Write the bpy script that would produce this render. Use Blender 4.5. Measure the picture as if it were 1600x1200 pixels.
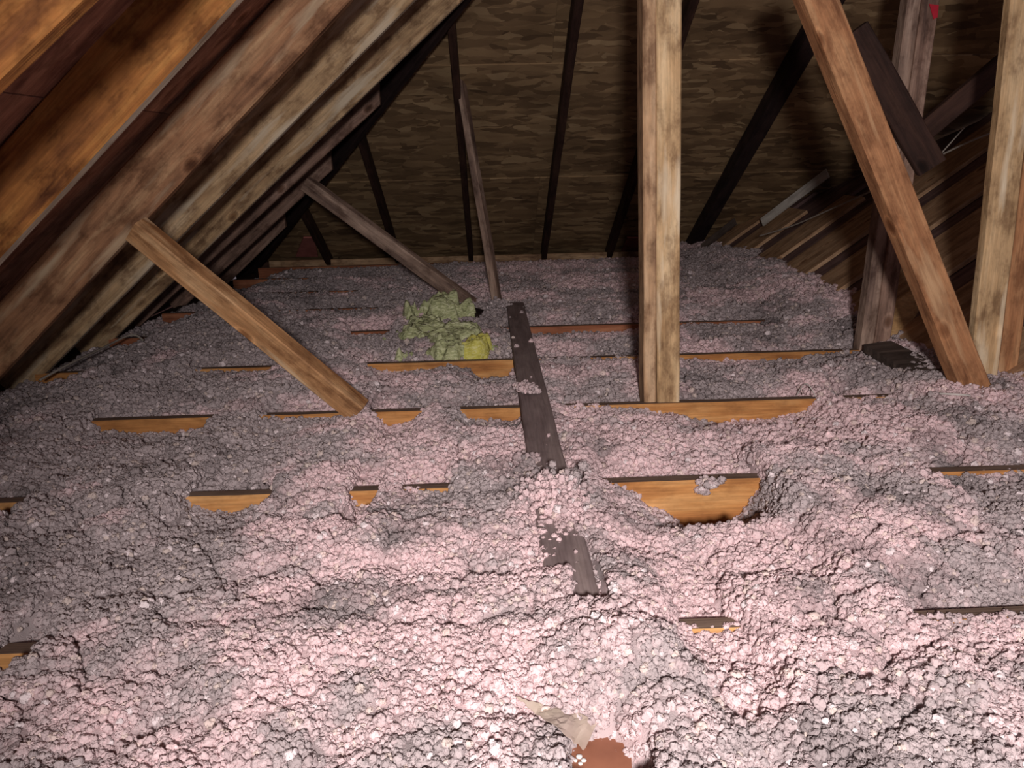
import bpy, bmesh, math, random
import numpy as np
from mathutils import Vector, Matrix, noise as mnoise

# ------------------------------------------------------------------ clear
for o in list(bpy.data.objects):
    bpy.data.objects.remove(o, do_unlink=True)
scene = bpy.context.scene
C = scene.collection
random.seed(7)
PI = math.pi

# ------------------------------------------------------------------ camera
H = 0.737                      # eye height above the joist tops (Z = 0)
F_PX = 1250.0
PITCH = math.radians(15.68)
YAW = math.radians(1.41)       # to the right
ROLL = math.radians(1.32)
fwd = Vector((math.sin(YAW) * math.cos(PITCH), math.cos(YAW) * math.cos(PITCH), -math.sin(PITCH)))
right0 = Vector((math.cos(YAW), -math.sin(YAW), 0))
up0 = right0.cross(fwd)
right = right0 * math.cos(ROLL) - up0 * math.sin(ROLL)
up = up0 * math.cos(ROLL) + right0 * math.sin(ROLL)
EYE = Vector((0, 0, H))
cam_d = bpy.data.cameras.new('camera')
cam_d.sensor_width = 36.0
cam_d.lens = 36.0 * F_PX / 1600.0
cam_d.clip_start = 0.02
cam = bpy.data.objects.new('camera', cam_d)
C.objects.link(cam)
m3 = Matrix((right, up, -fwd)).transposed()
cam.matrix_world = Matrix.Translation(EYE) @ m3.to_4x4()
scene.camera = cam

# ------------------------------------------------------------------ world and light
w = bpy.data.worlds.new('attic_dark')
scene.world = w
w.use_nodes = True
w.node_tree.nodes['Background'].inputs[0].default_value = (0.90, 0.74, 0.84, 1)
w.node_tree.nodes['Background'].inputs[1].default_value = 0.15

ld = bpy.data.lights.new('work_light', 'SPOT')      # hand lamp held behind the photographer
ld.energy = 228
ld.color = (1.0, 0.92, 0.89)
ld.shadow_soft_size = 0.07
ld.spot_size = math.radians(94)
ld.spot_blend = 1.0
lo = bpy.data.objects.new('work_light', ld)
C.objects.link(lo)
lo.location = (0.03, -0.60, 0.93)
aim = Vector((0.52, 1.8, 0.24)) - Vector(lo.location)
lo.rotation_euler = aim.to_track_quat('-Z', 'Y').to_euler()

scene.cycles.max_bounces = 5
scene.cycles.diffuse_bounces = 3
scene.cycles.glossy_bounces = 1
scene.cycles.transmission_bounces = 1
vs = scene.view_settings
vs.view_transform = 'Standard'
vs.look = 'None'
vs.gamma = 1.0
vs.exposure = 0.0
vs.use_curve_mapping = False

# ------------------------------------------------------------------ projection helpers
def ray(px, py):
    return (fwd * F_PX + right * (px - 800.0) + up * (600.0 - py)).normalized()

def at(px, py, Y):
    d = ray(px, py)
    return EYE + d * (Y / d.y)

def atz(px, py, Z=0.0):
    d = ray(px, py)
    return EYE + d * ((Z - H) / d.z)

def onplane(px, py, p, n):
    d = ray(px, py)
    return EYE + d * ((Vector(p) - EYE).dot(n) / d.dot(n))

def pix(p):
    v = Vector(p) - EYE
    z = v.dot(fwd)
    return 800 + F_PX * v.dot(right) / z, 600 - F_PX * v.dot(up) / z

def px_to_x(px, Y, Z=0.0):
    a = pix((-1, Y, Z))[0]
    b = pix((1, Y, Z))[0]
    return -1 + 2 * (np.asarray(px, float) - a) / (b - a)

# ------------------------------------------------------------------ material helpers
def nt(name):
    m = bpy.data.materials.new(name)
    m.use_nodes = True
    t = m.node_tree
    b = t.nodes['Principled BSDF']
    b.inputs['Roughness'].default_value = 0.8
    b.inputs['Specular IOR Level'].default_value = 0.25
    return m, t, b

def N(t, typ, **kw):
    n = t.nodes.new(typ)
    for k, v in kw.items():
        setattr(n, k, v)
    return n

def ramp(t, src, stops):
    r = N(t, 'ShaderNodeValToRGB')
    e = r.color_ramp.elements
    while len(e) > 1:
        e.remove(e[-1])
    e[0].position = stops[0][0]
    e[0].color = (*stops[0][1], 1)
    for p, c in stops[1:]:
        x = e.new(p)
        x.color = (*c, 1)
    t.links.new(src, r.inputs[0])
    return r.outputs[0]

def mixc(t, fac, a, b, mode='MIX'):
    m = N(t, 'ShaderNodeMix', data_type='RGBA', blend_type=mode)
    for sock, v in ((m.inputs[0], fac), (m.inputs[6], a), (m.inputs[7], b)):
        if isinstance(v, (int, float)):
            sock.default_value = v
        elif isinstance(v, tuple):
            sock.default_value = (*v, 1)
        else:
            t.links.new(v, sock)
    return m.outputs[2]

def S(r, g, b):          # sRGB 0-255 -> linear
    f = lambda c: (c / 255 / 12.92) if c <= 10 else ((c / 255 + 0.055) / 1.055) ** 2.4
    return (f(r), f(g), f(b))

def wood(name, dark, mid, light, blotch=0.5, knots=True, pale=None, rough=0.75, seed=0.0):
    """timber with grain along the local X axis of its object"""
    m, t, b = nt(name)
    L = t.links.new
    tc = N(t, 'ShaderNodeTexCoord')
    oi = N(t, 'ShaderNodeObjectInfo')
    off = N(t, 'ShaderNodeVectorMath', operation='SCALE')
    off.inputs[0].default_value = (37.0 + seed, 11.0, 23.0)
    L(oi.outputs['Random'], off.inputs['Scale'])
    add = N(t, 'ShaderNodeVectorMath', operation='ADD')
    L(tc.outputs['Object'], add.inputs[0])
    L(off.outputs[0], add.inputs[1])
    def mapped(s):
        mp = N(t, 'ShaderNodeMapping')
        mp.inputs['Scale'].default_value = s
        L(add.outputs[0], mp.inputs['Vector'])
        return mp.outputs[0]
    g = N(t, 'ShaderNodeTexNoise')
    g.inputs['Scale'].default_value = 1.0
    g.inputs['Detail'].default_value = 5
    g.inputs['Distortion'].default_value = 0.6
    L(mapped((3.6, 24, 24)), g.inputs['Vector'])
    base = ramp(t, g.outputs[0], [(0.28, dark), (0.5, mid), (0.72, light)])
    f = N(t, 'ShaderNodeTexNoise')
    f.inputs['Scale'].default_value = 1.0
    f.inputs['Detail'].default_value = 3
    L(mapped((9, 190, 190)), f.inputs['Vector'])
    fine = ramp(t, f.outputs[0], [(0.3, (0.72, 0.70, 0.68)), (0.7, (1.12, 1.10, 1.08))])
    col = mixc(t, 0.75, base, fine, 'MULTIPLY')
    n2 = N(t, 'ShaderNodeTexNoise')
    n2.inputs['Scale'].default_value = 1.0
    n2.inputs['Detail'].default_value = 4
    n2.inputs['Roughness'].default_value = 0.72
    L(mapped((9, 15, 15)), n2.inputs['Vector'])
    bl = ramp(t, n2.outputs[0], [(0.36, (0.46, 0.40, 0.38)), (0.50, (1, 1, 1)), (0.66, (1.28, 1.26, 1.24))])
    col = mixc(t, blotch, col, bl, 'MULTIPLY')
    if pale is not None:                     # scuffed, paler streaks
        n3 = N(t, 'ShaderNodeTexNoise')
        n3.inputs['Scale'].default_value = 1.0
        n3.inputs['Detail'].default_value = 4
        L(mapped((2.5, 19, 9)), n3.inputs['Vector'])
        pf = ramp(t, n3.outputs[0], [(0.55, (0, 0, 0)), (0.68, (1, 1, 1))])
        col = mixc(t, pf, col, pale)
    if knots:
        v = N(t, 'ShaderNodeTexVoronoi')
        v.inputs['Scale'].default_value = 1.0
        L(mapped((5.0, 8, 8)), v.inputs['Vector'])
        kf = ramp(t, v.outputs['Distance'], [(0.05, (0.34, 0.25, 0.20)), (0.10, (0.6, 0.48, 0.40)), (0.15, (1, 1, 1)), (0.17, (1.35, 1.33, 1.3)), (0.22, (1, 1, 1))])
        sk = N(t, 'ShaderNodeSeparateColor')
        L(v.outputs['Color'], sk.inputs[0])
        kk = ramp(t, sk.outputs[0], [(0.52, (0, 0, 0)), (0.56, (0.9, 0.9, 0.9))])
        col = mixc(t, kk, col, mixc(t, 1.0, col, kf, 'MULTIPLY'))
    L(col, b.inputs['Base Color'])
    b.inputs['Roughness'].default_value = rough
    bp = N(t, 'ShaderNodeBump')
    bp.inputs['Strength'].default_value = 0.35
    bp.inputs['Distance'].default_value = 0.004
    L(f.outputs[0], bp.inputs['Height'])
    L(bp.outputs[0], b.inputs['Normal'])
    return m

M = {}
M['rafter_orange'] = wood('orange_rafter_wood', S(114, 70, 42), S(170, 114, 62), S(202, 150, 86), 0.9)
M['rafter'] = wood('brown_rafter_wood', S(116, 82, 62), S(166, 124, 92), S(200, 164, 126), 0.8, pale=S(196, 172, 142))
M['rafter_pale'] = wood('pale_rafter_wood', S(142, 112, 84), S(190, 160, 122), S(216, 190, 154), 0.85, pale=S(216, 200, 174))
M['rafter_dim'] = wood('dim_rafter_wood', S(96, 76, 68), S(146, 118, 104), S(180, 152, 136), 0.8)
M['joist'] = wood('joist_wood', S(172, 114, 66), S(206, 148, 90), S(228, 178, 120), 0.4, knots=False)
M['joist_red'] = wood('reddish_joist_wood', S(130, 78, 58), S(172, 110, 80), S(200, 140, 106), 0.45, knots=False)
M['post'] = wood('post_wood', S(160, 128, 92), S(208, 176, 134), S(232, 206, 166), 0.75, pale=S(238, 220, 190))
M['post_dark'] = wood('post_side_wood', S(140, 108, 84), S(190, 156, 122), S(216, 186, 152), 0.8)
M['brace'] = wood('brace_wood', S(150, 106, 70), S(196, 150, 106), S(224, 186, 142), 0.7, pale=S(226, 196, 158))
M['brace_red'] = wood('red_brace_wood', S(142, 98, 68), S(180, 130, 92), S(204, 158, 116), 0.65, pale=S(208, 168, 128))
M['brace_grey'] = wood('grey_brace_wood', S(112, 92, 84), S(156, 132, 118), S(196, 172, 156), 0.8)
M['dark'] = wood('dark_brown_wood', S(48, 34, 30), S(66, 46, 40), S(84, 60, 50), 0.5)  # very dark brown timber tone
M['black'] = wood('near_black_wood', S(36, 27, 28), S(50, 38, 38), S(64, 48, 46), 0.5, knots=False)  # darkest timber tone, nearly black
M['strap'] = wood('dusty_grey_wood', S(132, 116, 116), S(150, 134, 134), S(166, 150, 148), 0.25, knots=False)
M['edge_pale'] = wood('weathered_edge_wood', S(178, 160, 138), S(206, 190, 168), S(224, 212, 194), 0.4, knots=False)
M['dust_top'] = wood('dusty_brown_wood', S(104, 86, 76), S(124, 104, 92), S(140, 120, 106), 0.3, knots=False)
M['block'] = wood('reddish_block_wood', S(120, 84, 70), S(156, 112, 94), S(180, 136, 116), 0.5, knots=False)
M['deck'] = wood('tan_deck_wood', S(160, 126, 98), S(194, 158, 124), S(216, 184, 150), 0.5)
M['deck_dark'] = wood('dark_deck_wood', S(96, 76, 76), S(122, 98, 96), S(144, 118, 112), 0.5)
M['sheath'] = wood('brown_sheathing', S(134, 94, 80), S(172, 126, 106), S(194, 150, 126), 0.7)
M['grey_board'] = wood('grey_scrap_wood', S(72, 62, 58), S(98, 86, 80), S(120, 106, 98), 0.5, knots=False)
M['pale_lath'] = wood('pale_lath_wood', S(180, 176, 168), S(208, 204, 196), S(226, 222, 214), 0.3, knots=False)
M['ply'] = wood('yellow_plywood', S(164, 128, 88), S(204, 164, 116), S(224, 190, 142), 0.4, knots=False)

def osb(name):
    m, t, b = nt(name)
    L = t.links.new
    tc = N(t, 'ShaderNodeTexCoord')
    oi = N(t, 'ShaderNodeObjectInfo')
    off = N(t, 'ShaderNodeVectorMath', operation='SCALE')
    off.inputs[0].default_value = (17.0, 29.0, 5.0)
    L(oi.outputs['Random'], off.inputs['Scale'])
    add = N(t, 'ShaderNodeVectorMath', operation='ADD')
    L(tc.outputs['Object'], add.inputs[0])
    L(off.outputs[0], add.inputs[1])
    dist = N(t, 'ShaderNodeTexNoise')
    dist.inputs['Scale'].default_value = 9.0
    L(add.outputs[0], dist.inputs['Vector'])
    cols = []
    for rot, sc in ((0.10, (7, 30, 1)), (-0.5, (9, 34, 1)), (0.75, (8, 26, 1))):
        mp = N(t, 'ShaderNodeMapping')
        mp.inputs['Rotation'].default_value = (0, 0, rot)
        mp.inputs['Scale'].default_value = (sc[0] * 0.9, sc[1] * 0.72, 1)
        L(add.outputs[0], mp.inputs['Vector'])
        vm = N(t, 'ShaderNodeVectorMath', operation='MULTIPLY_ADD')
        vm.inputs[1].default_value = (1.2, 1.2, 0)
        L(dist.outputs['Color'], vm.inputs[0])
        L(mp.outputs[0], vm.inputs[2])
        v = N(t, 'ShaderNodeTexVoronoi')
        v.inputs['Scale'].default_value = 1.0
        L(vm.outputs[0], v.inputs['Vector'])
        sx = N(t, 'ShaderNodeSeparateColor')
        L(v.outputs['Color'], sx.inputs[0])
        cols.append(sx.outputs[0])
    a = ramp(t, cols[0], [(0.0, S(126, 102, 76)), (0.5, S(156, 128, 96)), (1.0, S(186, 156, 118))])
    c2 = ramp(t, cols[1], [(0.0, S(112, 90, 68)), (0.6, S(160, 132, 98)), (1.0, S(194, 166, 128))])
    f = ramp(t, cols[2], [(0.35, (0, 0, 0)), (0.65, (1, 1, 1))])
    col = mixc(t, f, a, c2)
    n = N(t, 'ShaderNodeTexNoise')
    n.inputs['Scale'].default_value = 3.0
    n.inputs['Detail'].default_value = 4
    L(add.outputs[0], n.inputs['Vector'])
    bl = ramp(t, n.outputs[0], [(0.35, (0.62, 0.60, 0.60)), (0.6, (1.1, 1.1, 1.1))])
    col = mixc(t, 0.7, col, bl, 'MULTIPLY')
    L(col, b.inputs['Base Color'])
    bp = N(t, 'ShaderNodeBump')
    bp.inputs['Strength'].default_value = 0.5
    bp.inputs['Distance'].default_value = 0.004
    L(cols[0], bp.inputs['Height'])
    L(bp.outputs[0], b.inputs['Normal'])
    b.inputs['Roughness'].default_value = 0.7
    return m
M['osb'] = osb('strand_board')

def plain(name, c, rough=0.8, c2=None, scale=20.0):
    m, t, b = nt(name)
    if c2 is None:
        c2 = tuple(x * 0.8 for x in c)
    tc = N(t, 'ShaderNodeTexCoord')
    n = N(t, 'ShaderNodeTexNoise')
    n.inputs['Scale'].default_value = scale
    n.inputs['Detail'].default_value = 4
    t.links.new(tc.outputs['Object'], n.inputs['Vector'])
    t.links.new(ramp(t, n.outputs[0], [(0.35, c2), (0.65, c)]), b.inputs['Base Color'])
    b.inputs['Roughness'].default_value = rough
    return m
M['gypsum'] = plain('grey_gypsum_back', S(150, 140, 130))
M['baffle'] = plain('pink_foam', S(190, 120, 112), 0.8, S(170, 104, 98))
M['cable'] = plain('pale_cable', S(176, 168, 158))
M['wire'] = plain('pale_wire', S(226, 220, 214), 0.5)
M['kraft'] = plain('brown_kraft_paper', S(168, 112, 88), 0.55, S(140, 92, 72), 12)
M['plastic'] = plain('milky_plastic', S(190, 172, 162), 0.5, S(168, 154, 138), 14)
M['speck'] = plain('white_paint', S(246, 246, 244), 0.3, S(240, 240, 238))
M['redmark'] = plain('red_paint', S(196, 40, 60), 0.6)
M['hole'] = plain('dark_hole', S(20, 16, 16), 0.95)

def insul_mat():
    m, t, b = nt('blown_fibreglass')
    L = t.links.new
    ai = N(t, 'ShaderNodeAttribute', attribute_type='INSTANCER', attribute_name='tint')
    ag = N(t, 'ShaderNodeAttribute', attribute_type='GEOMETRY', attribute_name='tint')
    fac = N(t, 'ShaderNodeMath', operation='GREATER_THAN')
    ln = N(t, 'ShaderNodeVectorMath', operation='LENGTH')
    L(ai.outputs['Vector'], ln.inputs[0])
    L(ln.outputs['Value'], fac.inputs[0])
    fac.inputs[1].default_value = 0.01
    col = mixc(t, fac.outputs[0], ag.outputs['Color'], ai.outputs['Color'])
    L(col, b.inputs['Base Color'])
    b.inputs['Roughness'].default_value = 0.95
    b.inputs['Specular IOR Level'].default_value = 0.05
    g = N(t, 'ShaderNodeNewGeometry')
    n = N(t, 'ShaderNodeTexNoise')
    n.inputs['Scale'].default_value = 420.0
    n.inputs['Detail'].default_value = 2
    L(g.outputs['Position'], n.inputs['Vector'])
    bp = N(t, 'ShaderNodeBump')
    bp.inputs['Strength'].default_value = 0.5
    bp.inputs['Distance'].default_value = 0.003
    L(n.outputs[0], bp.inputs['Height'])
    L(bp.outputs[0], b.inputs['Normal'])
    return m
M['insul'] = insul_mat()

def yellow_mat(name, a, b_, c):
    m, t, b = nt(name)
    L = t.links.new
    tc = N(t, 'ShaderNodeTexCoord')
    mp = N(t, 'ShaderNodeMapping')
    mp.inputs['Scale'].default_value = (26, 60, 60)
    mp.inputs['Rotation'].default_value = (0, 0, 0.4)
    L(tc.outputs['Object'], mp.inputs['Vector'])
    n = N(t, 'ShaderNodeTexNoise')
    n.inputs['Scale'].default_value = 1.0
    n.inputs['Detail'].default_value = 6
    n.inputs['Distortion'].default_value = 1.5
    L(mp.outputs[0], n.inputs['Vector'])
    L(ramp(t, n.outputs[0], [(0.3, a), (0.5, b_), (0.7, c)]), b.inputs['Base Color'])
    bp = N(t, 'ShaderNodeBump')
    bp.inputs['Strength'].default_value = 0.8
    bp.inputs['Distance'].default_value = 0.01
    L(n.outputs[0], bp.inputs['Height'])
    L(bp.outputs[0], b.inputs['Normal'])
    b.inputs['Roughness'].default_value = 0.95
    return m
M['yellow'] = yellow_mat('faded_yellow_fibreglass', S(146, 152, 112), S(198, 204, 154), S(236, 238, 200))
M['yellow_bright'] = yellow_mat('bright_yellow_fibreglass', S(190, 184, 90), S(222, 216, 112), S(240, 236, 164))

# ------------------------------------------------------------------ object helpers
def link(name, me, mat, parent=None):
    o = bpy.data.objects.new(name, me)
    C.objects.link(o)
    if mat is not None and not me.materials:
        me.materials.append(M[mat])
    if parent is not None:
        o.parent = parent
    return o

def tag(o, label=None, cat=None, group=None, kind=None):
    if label: o['label'] = label
    if cat: o['category'] = cat
    if group: o['group'] = group
    if kind: o['kind'] = kind
    return o

def empty(name, loc):
    o = bpy.data.objects.new(name, None)
    o.location = loc
    o.empty_display_size = 0.1
    C.objects.link(o)
    return o

def beam(name, p0, p1, nrm, a, b, mat, parent=None, shift=(0, 0), cut0=None, cut1=None, rough=0.0012, clips=()):
    """timber: p0-p1 runs along the middle of the front face; nrm is that face's normal,
    a the width of the front face, b the thickness behind it; the mesh's X axis is the grain.
    shift moves the section (across, behind); cut0/cut1: world normals of plumb or level end cuts"""
    p0, p1 = Vector(p0), Vector(p1)
    ax = (p1 - p0)
    Ln = ax.length
    ax.normalize()
    nrm = Vector(nrm)
    nrm = (nrm - ax * nrm.dot(ax)).normalized()
    sd = nrm.cross(ax)                      # across the face
    mw = Matrix((ax, sd, nrm)).transposed().to_4x4()
    mw.translation = p0
    segs = max(4, int(Ln / 0.16))
    bm = bmesh.new()
    rng = random.Random(hash((name, round(p0.x, 3), round(p1.z, 3))) & 0xffff)
    rings = []
    sec = [(-a / 2, 0), (a / 2, 0), (a / 2, -b), (-a / 2, -b)]
    ch = min(0.004, a * 0.12, b * 0.12)
    pts = []
    for (y, z) in sec:
        sy = 1 if y > 0 else -1
        sz = 1 if z > -b / 2 else -1
        pair = [(y - sy * ch, z), (y, z - sz * ch)]
        pts.append((pair, sy * sz))
    prof = []
    for pair, s in pts:
        prof += pair if s < 0 else pair[::-1]
    # order the eight points round the section
    cy, cz = 0, -b / 2
    prof = sorted(prof, key=lambda q: math.atan2((q[1] - cz) / b, (q[0] - cy) / a))
    for i in range(segs + 1):
        u = Ln * i / segs
        ring = []
        wob = (rng.uniform(-rough, rough), rng.uniform(-rough, rough))
        for (y, z) in prof:
            y2 = y + shift[0] + wob[0]
            z2 = z + shift[1] + wob[1]
            u2 = u
            if i == 0 and cut0 is not None:
                c = mw.to_3x3().transposed() @ Vector(cut0)
                if abs(c.x) > 1e-3:
                    u2 = u - (c.y * y2 + c.z * z2) / c.x
            if i == segs and cut1 is not None:
                c = mw.to_3x3().transposed() @ Vector(cut1)
                if abs(c.x) > 1e-3:
                    u2 = u - (c.y * y2 + c.z * z2) / c.x
            ring.append(bm.verts.new((u2, y2, z2)))
        rings.append(ring)
    k = len(prof)
    for i in range(segs):
        for j in range(k):
            bm.faces.new((rings[i][j], rings[i][(j + 1) % k], rings[i + 1][(j + 1) % k], rings[i + 1][j]))
    bm.faces.new(rings[0][::-1])
    bm.faces.new(rings[-1])
    inv = mw.inverted()
    for co, no in clips:
        c = inv @ Vector(co)
        n = mw.to_3x3().transposed() @ Vector(no)
        g = bm.verts[:] + bm.edges[:] + bm.faces[:]
        r = bmesh.ops.bisect_plane(bm, geom=g, plane_co=c, plane_no=n, clear_outer=True)
        bmesh.ops.holes_fill(bm, edges=[e for e in bm.edges if e.is_boundary])
    bmesh.ops.recalc_face_normals(bm, faces=bm.faces)
    me = bpy.data.meshes.new(name)
    bm.to_mesh(me)
    bm.free()
    o = link(name, me, mat)
    o.matrix_world = mw
    if parent is not None:
        o.parent = parent
        o.matrix_parent_inverse = Matrix.Translation(-parent.location)
    return o

def panel(name, origin, ux, uy, x0, x1, y0, y1, th, mat, parent, clips=()):
    """board of a deck: in-plane axes ux, uy, thickness th along ux x uy; cut by the clip planes"""
    uz = ux.cross(uy)
    mw = Matrix((ux, uy, uz)).transposed().to_4x4()
    mw.translation = Vector(origin) + ux * ((x0 + x1) / 2) + uy * ((y0 + y1) / 2)
    hx, hy = (x1 - x0) / 2, (y1 - y0) / 2
    bm = bmesh.new()
    bmesh.ops.create_cube(bm, size=1.0)
    for v in bm.verts:
        v.co = Vector((v.co.x * 2 * hx, v.co.y * 2 * hy, (v.co.z + 0.5) * th))
    inv = mw.inverted()
    for co, no in clips:
        c = inv @ Vector(co)
        n = mw.to_3x3().transposed() @ Vector(no)
        g = bm.verts[:] + bm.edges[:] + bm.faces[:]
        bmesh.ops.bisect_plane(bm, geom=g, plane_co=c, plane_no=n, clear_outer=True)
        if not bm.faces:
            bm.free()
            return None
        bmesh.ops.holes_fill(bm, edges=[e for e in bm.edges if e.is_boundary])
    if len(bm.faces) < 4:
        bm.free()
        return None
    bmesh.ops.recalc_face_normals(bm, faces=bm.faces)
    me = bpy.data.meshes.new(name)
    bm.to_mesh(me)
    bm.free()
    o = link(name, me, mat)
    o.matrix_world = mw
    o.parent = parent
    o.matrix_parent_inverse = Matrix.Translation(-parent.location)
    return o

def tube(name, pts, r, mat, sides=6):
    pts = [Vector(p) for p in pts]
    bm = bmesh.new()
    rings = []
    for i, p in enumerate(pts):
        d = (pts[min(i + 1, len(pts) - 1)] - pts[max(i - 1, 0)]).normalized()
        a = d.cross(Vector((0, 0, 1)))
        if a.length < 1e-4:
            a = Vector((1, 0, 0))
        a.normalize()
        b = d.cross(a)
        rings.append([bm.verts.new(p - pts[0] + (a * math.cos(2 * PI * k / sides) + b * math.sin(2 * PI * k / sides)) * r) for k in range(sides)])
    for i in range(len(rings) - 1):
        for k in range(sides):
            bm.faces.new((rings[i][k], rings[i][(k + 1) % sides], rings[i + 1][(k + 1) % sides], rings[i + 1][k]))
    bm.faces.new(rings[0][::-1])
    bm.faces.new(rings[-1])
    bmesh.ops.recalc_face_normals(bm, faces=bm.faces)
    for f in bm.faces:
        f.smooth = True
    me = bpy.data.meshes.new(name)
    bm.to_mesh(me)
    bm.free()
    o = link(name, me, mat)
    o.location = pts[0]
    return o

def spline(pts, n=10):
    pts = [Vector(p) for p in pts]
    out = []
    for i in range(len(pts) - 1):
        p0, p1, p2, p3 = pts[max(i - 1, 0)], pts[i], pts[i + 1], pts[min(i + 2, len(pts) - 1)]
        for k in range(n):
            t = k / n
            out.append(0.5 * ((2 * p1) + (p2 - p0) * t + (2 * p0 - 5 * p1 + 4 * p2 - p3) * t * t + (3 * p1 - p0 - 3 * p2 + p3) * t ** 3))
    out.append(pts[-1])
    return out

FRONT = Vector((0, -1, 0))
YJ = [1.125 + 0.611 * k for k in range(9)]        # front faces of the joists, A to I
Y_RIM = 6.33

# ------------------------------------------------------------------ structure: gypsum under the joists
bm = bmesh.new()
bmesh.ops.create_cube(bm, size=1.0)
for v in bm.verts:
    v.co = Vector((v.co.x * 5.6, v.co.y * 7.6, v.co.z * 0.013))
me = bpy.data.meshes.new('floor')
bm.to_mesh(me); bm.free()
fl = link('floor', me, 'gypsum')
fl.location = (0.6, 3.1, -0.20)
tag(fl, 'grey gypsum ceiling board under the insulation', kind='structure')

# ------------------------------------------------------------------ left slope: rafters
# lower front edge of each rafter as two pixels, the upper one first
RAF = [
    # (truss, (x0,y0), (x1,y1), ends_in_frame, material, label)
    (0, (125, 0), (0, 120), None, 'rafter_orange', 'orange-brown rafter in the upper left corner, nearest on the left slope'),
    (1, (368, 0), (0, 402), None, 'rafter_orange', 'bright orange rafter, second nearest on the left slope, with a pale lower edge'),
    (2, (548, 0), (210, 362), None, 'rafter', 'brown knotty rafter above the head of the nearer diagonal brace'),
    (3, (647, 0), (400, 250), None, 'rafter_pale', 'mottled tan rafter between the knotty rafter and the palest rafter'),
    (4, (722, 0), (540, 177), None, 'rafter_pale', 'palest greyish rafter, last on the left slope to reach the top of the picture'),
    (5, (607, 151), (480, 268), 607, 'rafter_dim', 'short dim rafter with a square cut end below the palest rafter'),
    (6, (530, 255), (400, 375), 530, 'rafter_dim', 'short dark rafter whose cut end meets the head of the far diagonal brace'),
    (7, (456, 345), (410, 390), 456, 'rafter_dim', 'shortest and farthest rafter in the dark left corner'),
]
RD = 0.140
raf_pts = []
for k, a, b, end, mat, lab in RAF:
    Y = YJ[k]
    pa, pb = at(*a, Y), at(*b, Y)
    d = (pb - pa).normalized()
    d.y = 0
    d.normalize()
    up_n = Vector((-d.z, 0, d.x))
    if up_n.z < 0: up_n = -up_n
    # run from the eave to beyond the ridge side of the frame
    top = pa - d * (0.0 if end else 1.3)
    if k == 4: top = pa - d * 0.15
    low = pa + d * ((pa.z + 0.10) / -d.z)
    raf_pts.append((k, pa.copy(), d.copy(), up_n.copy()))
    c0 = top + up_n * RD / 2
    c1 = low + up_n * RD / 2
    o = beam('rafter', c0, c1, FRONT, RD, 0.038, mat, cut0=(1, 0, 0.0) if end else None)
    if k in (1, 3, 4):                   # weathered, paler underside
        o.data.materials.append(M['edge_pale'])
        r3 = o.matrix_world.to_3x3()
        for p in o.data.polygons:
            if (r3 @ p.normal).dot(-up_n) > 0.9:
                p.material_index = 1
    tag(o, lab, 'rafter', 'rafters of the left roof slope')
    print('rafter', k, 'angle', round(math.degrees(math.atan2(-d.z, -d.x)), 1), 'X at Z0', round((pa + d * (pa.z / -d.z)).x, 3))

# ------------------------------------------------------------------ roof planes
# left sheathing plane fitted to the tops of the rafters
P = []
for k, pa, d, un in raf_pts:
    for s in (0.0, 0.8):
        q = pa + d * s + un * RD
        P.append((q.x, q.y, q.z))
P = np.array(P)
A_ = np.c_[P[:, 0], P[:, 1], np.ones(len(P))]
cf, *_ = np.linalg.lstsq(A_, P[:, 2], rcond=None)
res = P[:, 2] - A_ @ cf
cf[2] += max(0, res.max()) * 0.55
LN = Vector((-cf[0], -cf[1], 1)).normalized()           # points up and out
LP = Vector((0, 0, cf[2]))
print('left plane', cf, res)
HS = math.radians(30.0)
YE = 6.40
# far (hip end) sheathing: rises towards the camera
FN = Vector((0, math.sin(HS), math.cos(HS)))            # up and out
FP = Vector((0, YE, 0.0)) + FN * 0.04

lroot = empty('ceiling_left', (-1.3, 3.0, 0.3))
tag(lroot, 'brown board sheathing of the left roof slope above its rafters', kind='structure')
uy = Vector((0, 1, 0)); uy = (uy - LN * uy.dot(LN)).normalized()
ux = uy.cross(LN)                                       # ux x uy = LN
if ux.x < 0: pass
o0 = LP
dn = ux if ux.z < 0 else -ux
s_edges = [-3.0, -1.15, 0.07, 1.29, 2.6]
clip_l = [(FP + FN * 0.014, FN)]
for i in range(len(s_edges) - 1):
    for j, (y0, y1) in enumerate([(-0.9, 1.48), (1.484, 3.92), (3.924, 6.5)]):
        ysh = 0.0 if i % 2 == 0 else -0.6
        panel('sheathing_panel', o0, ux, uy, s_edges[i] + 0.002, s_edges[i + 1] - 0.002, y0 + ysh + (0 if j else -0.3), y1 + ysh + (0.8 if j == 2 else 0), 0.013, 'sheath', lroot, clip_l)

froot = empty('ceiling_far', (0.5, 5.5, 0.5))
tag(froot, 'strand board sheathing of the far hip end of the roof', kind='structure')
fux = Vector((1, 0, 0))
fuy = FN.cross(fux)                                     # up the slope towards the camera? sign below
rows = [(-0.3, 1.165), (1.165, 2.333), (2.333, 3.5), (3.5, 4.6)]
clip_f = [(LP + LN * 0.014, LN)]
for i, (a, b) in enumerate(rows):
    xs = [-2.3, 0.35, 2.79, 5.2] if i % 2 == 0 else [-2.3, -0.87, 1.57, 4.01, 5.2]
    for j in range(len(xs) - 1):
        if fuy.z < 0:
            y0, y1 = -b, -a
        else:
            y0, y1 = a, b
        # every lower row sits a few millimetres proud, so its edge shows
        org = FP + FN * (0.006 * i)
        panel('osb_panel', org, fux, fuy, xs[j] + 0.0004, xs[j + 1] - 0.0004, y0 + 0.001, y1 - 0.001, 0.012, 'osb', froot, clip_f)

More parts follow.
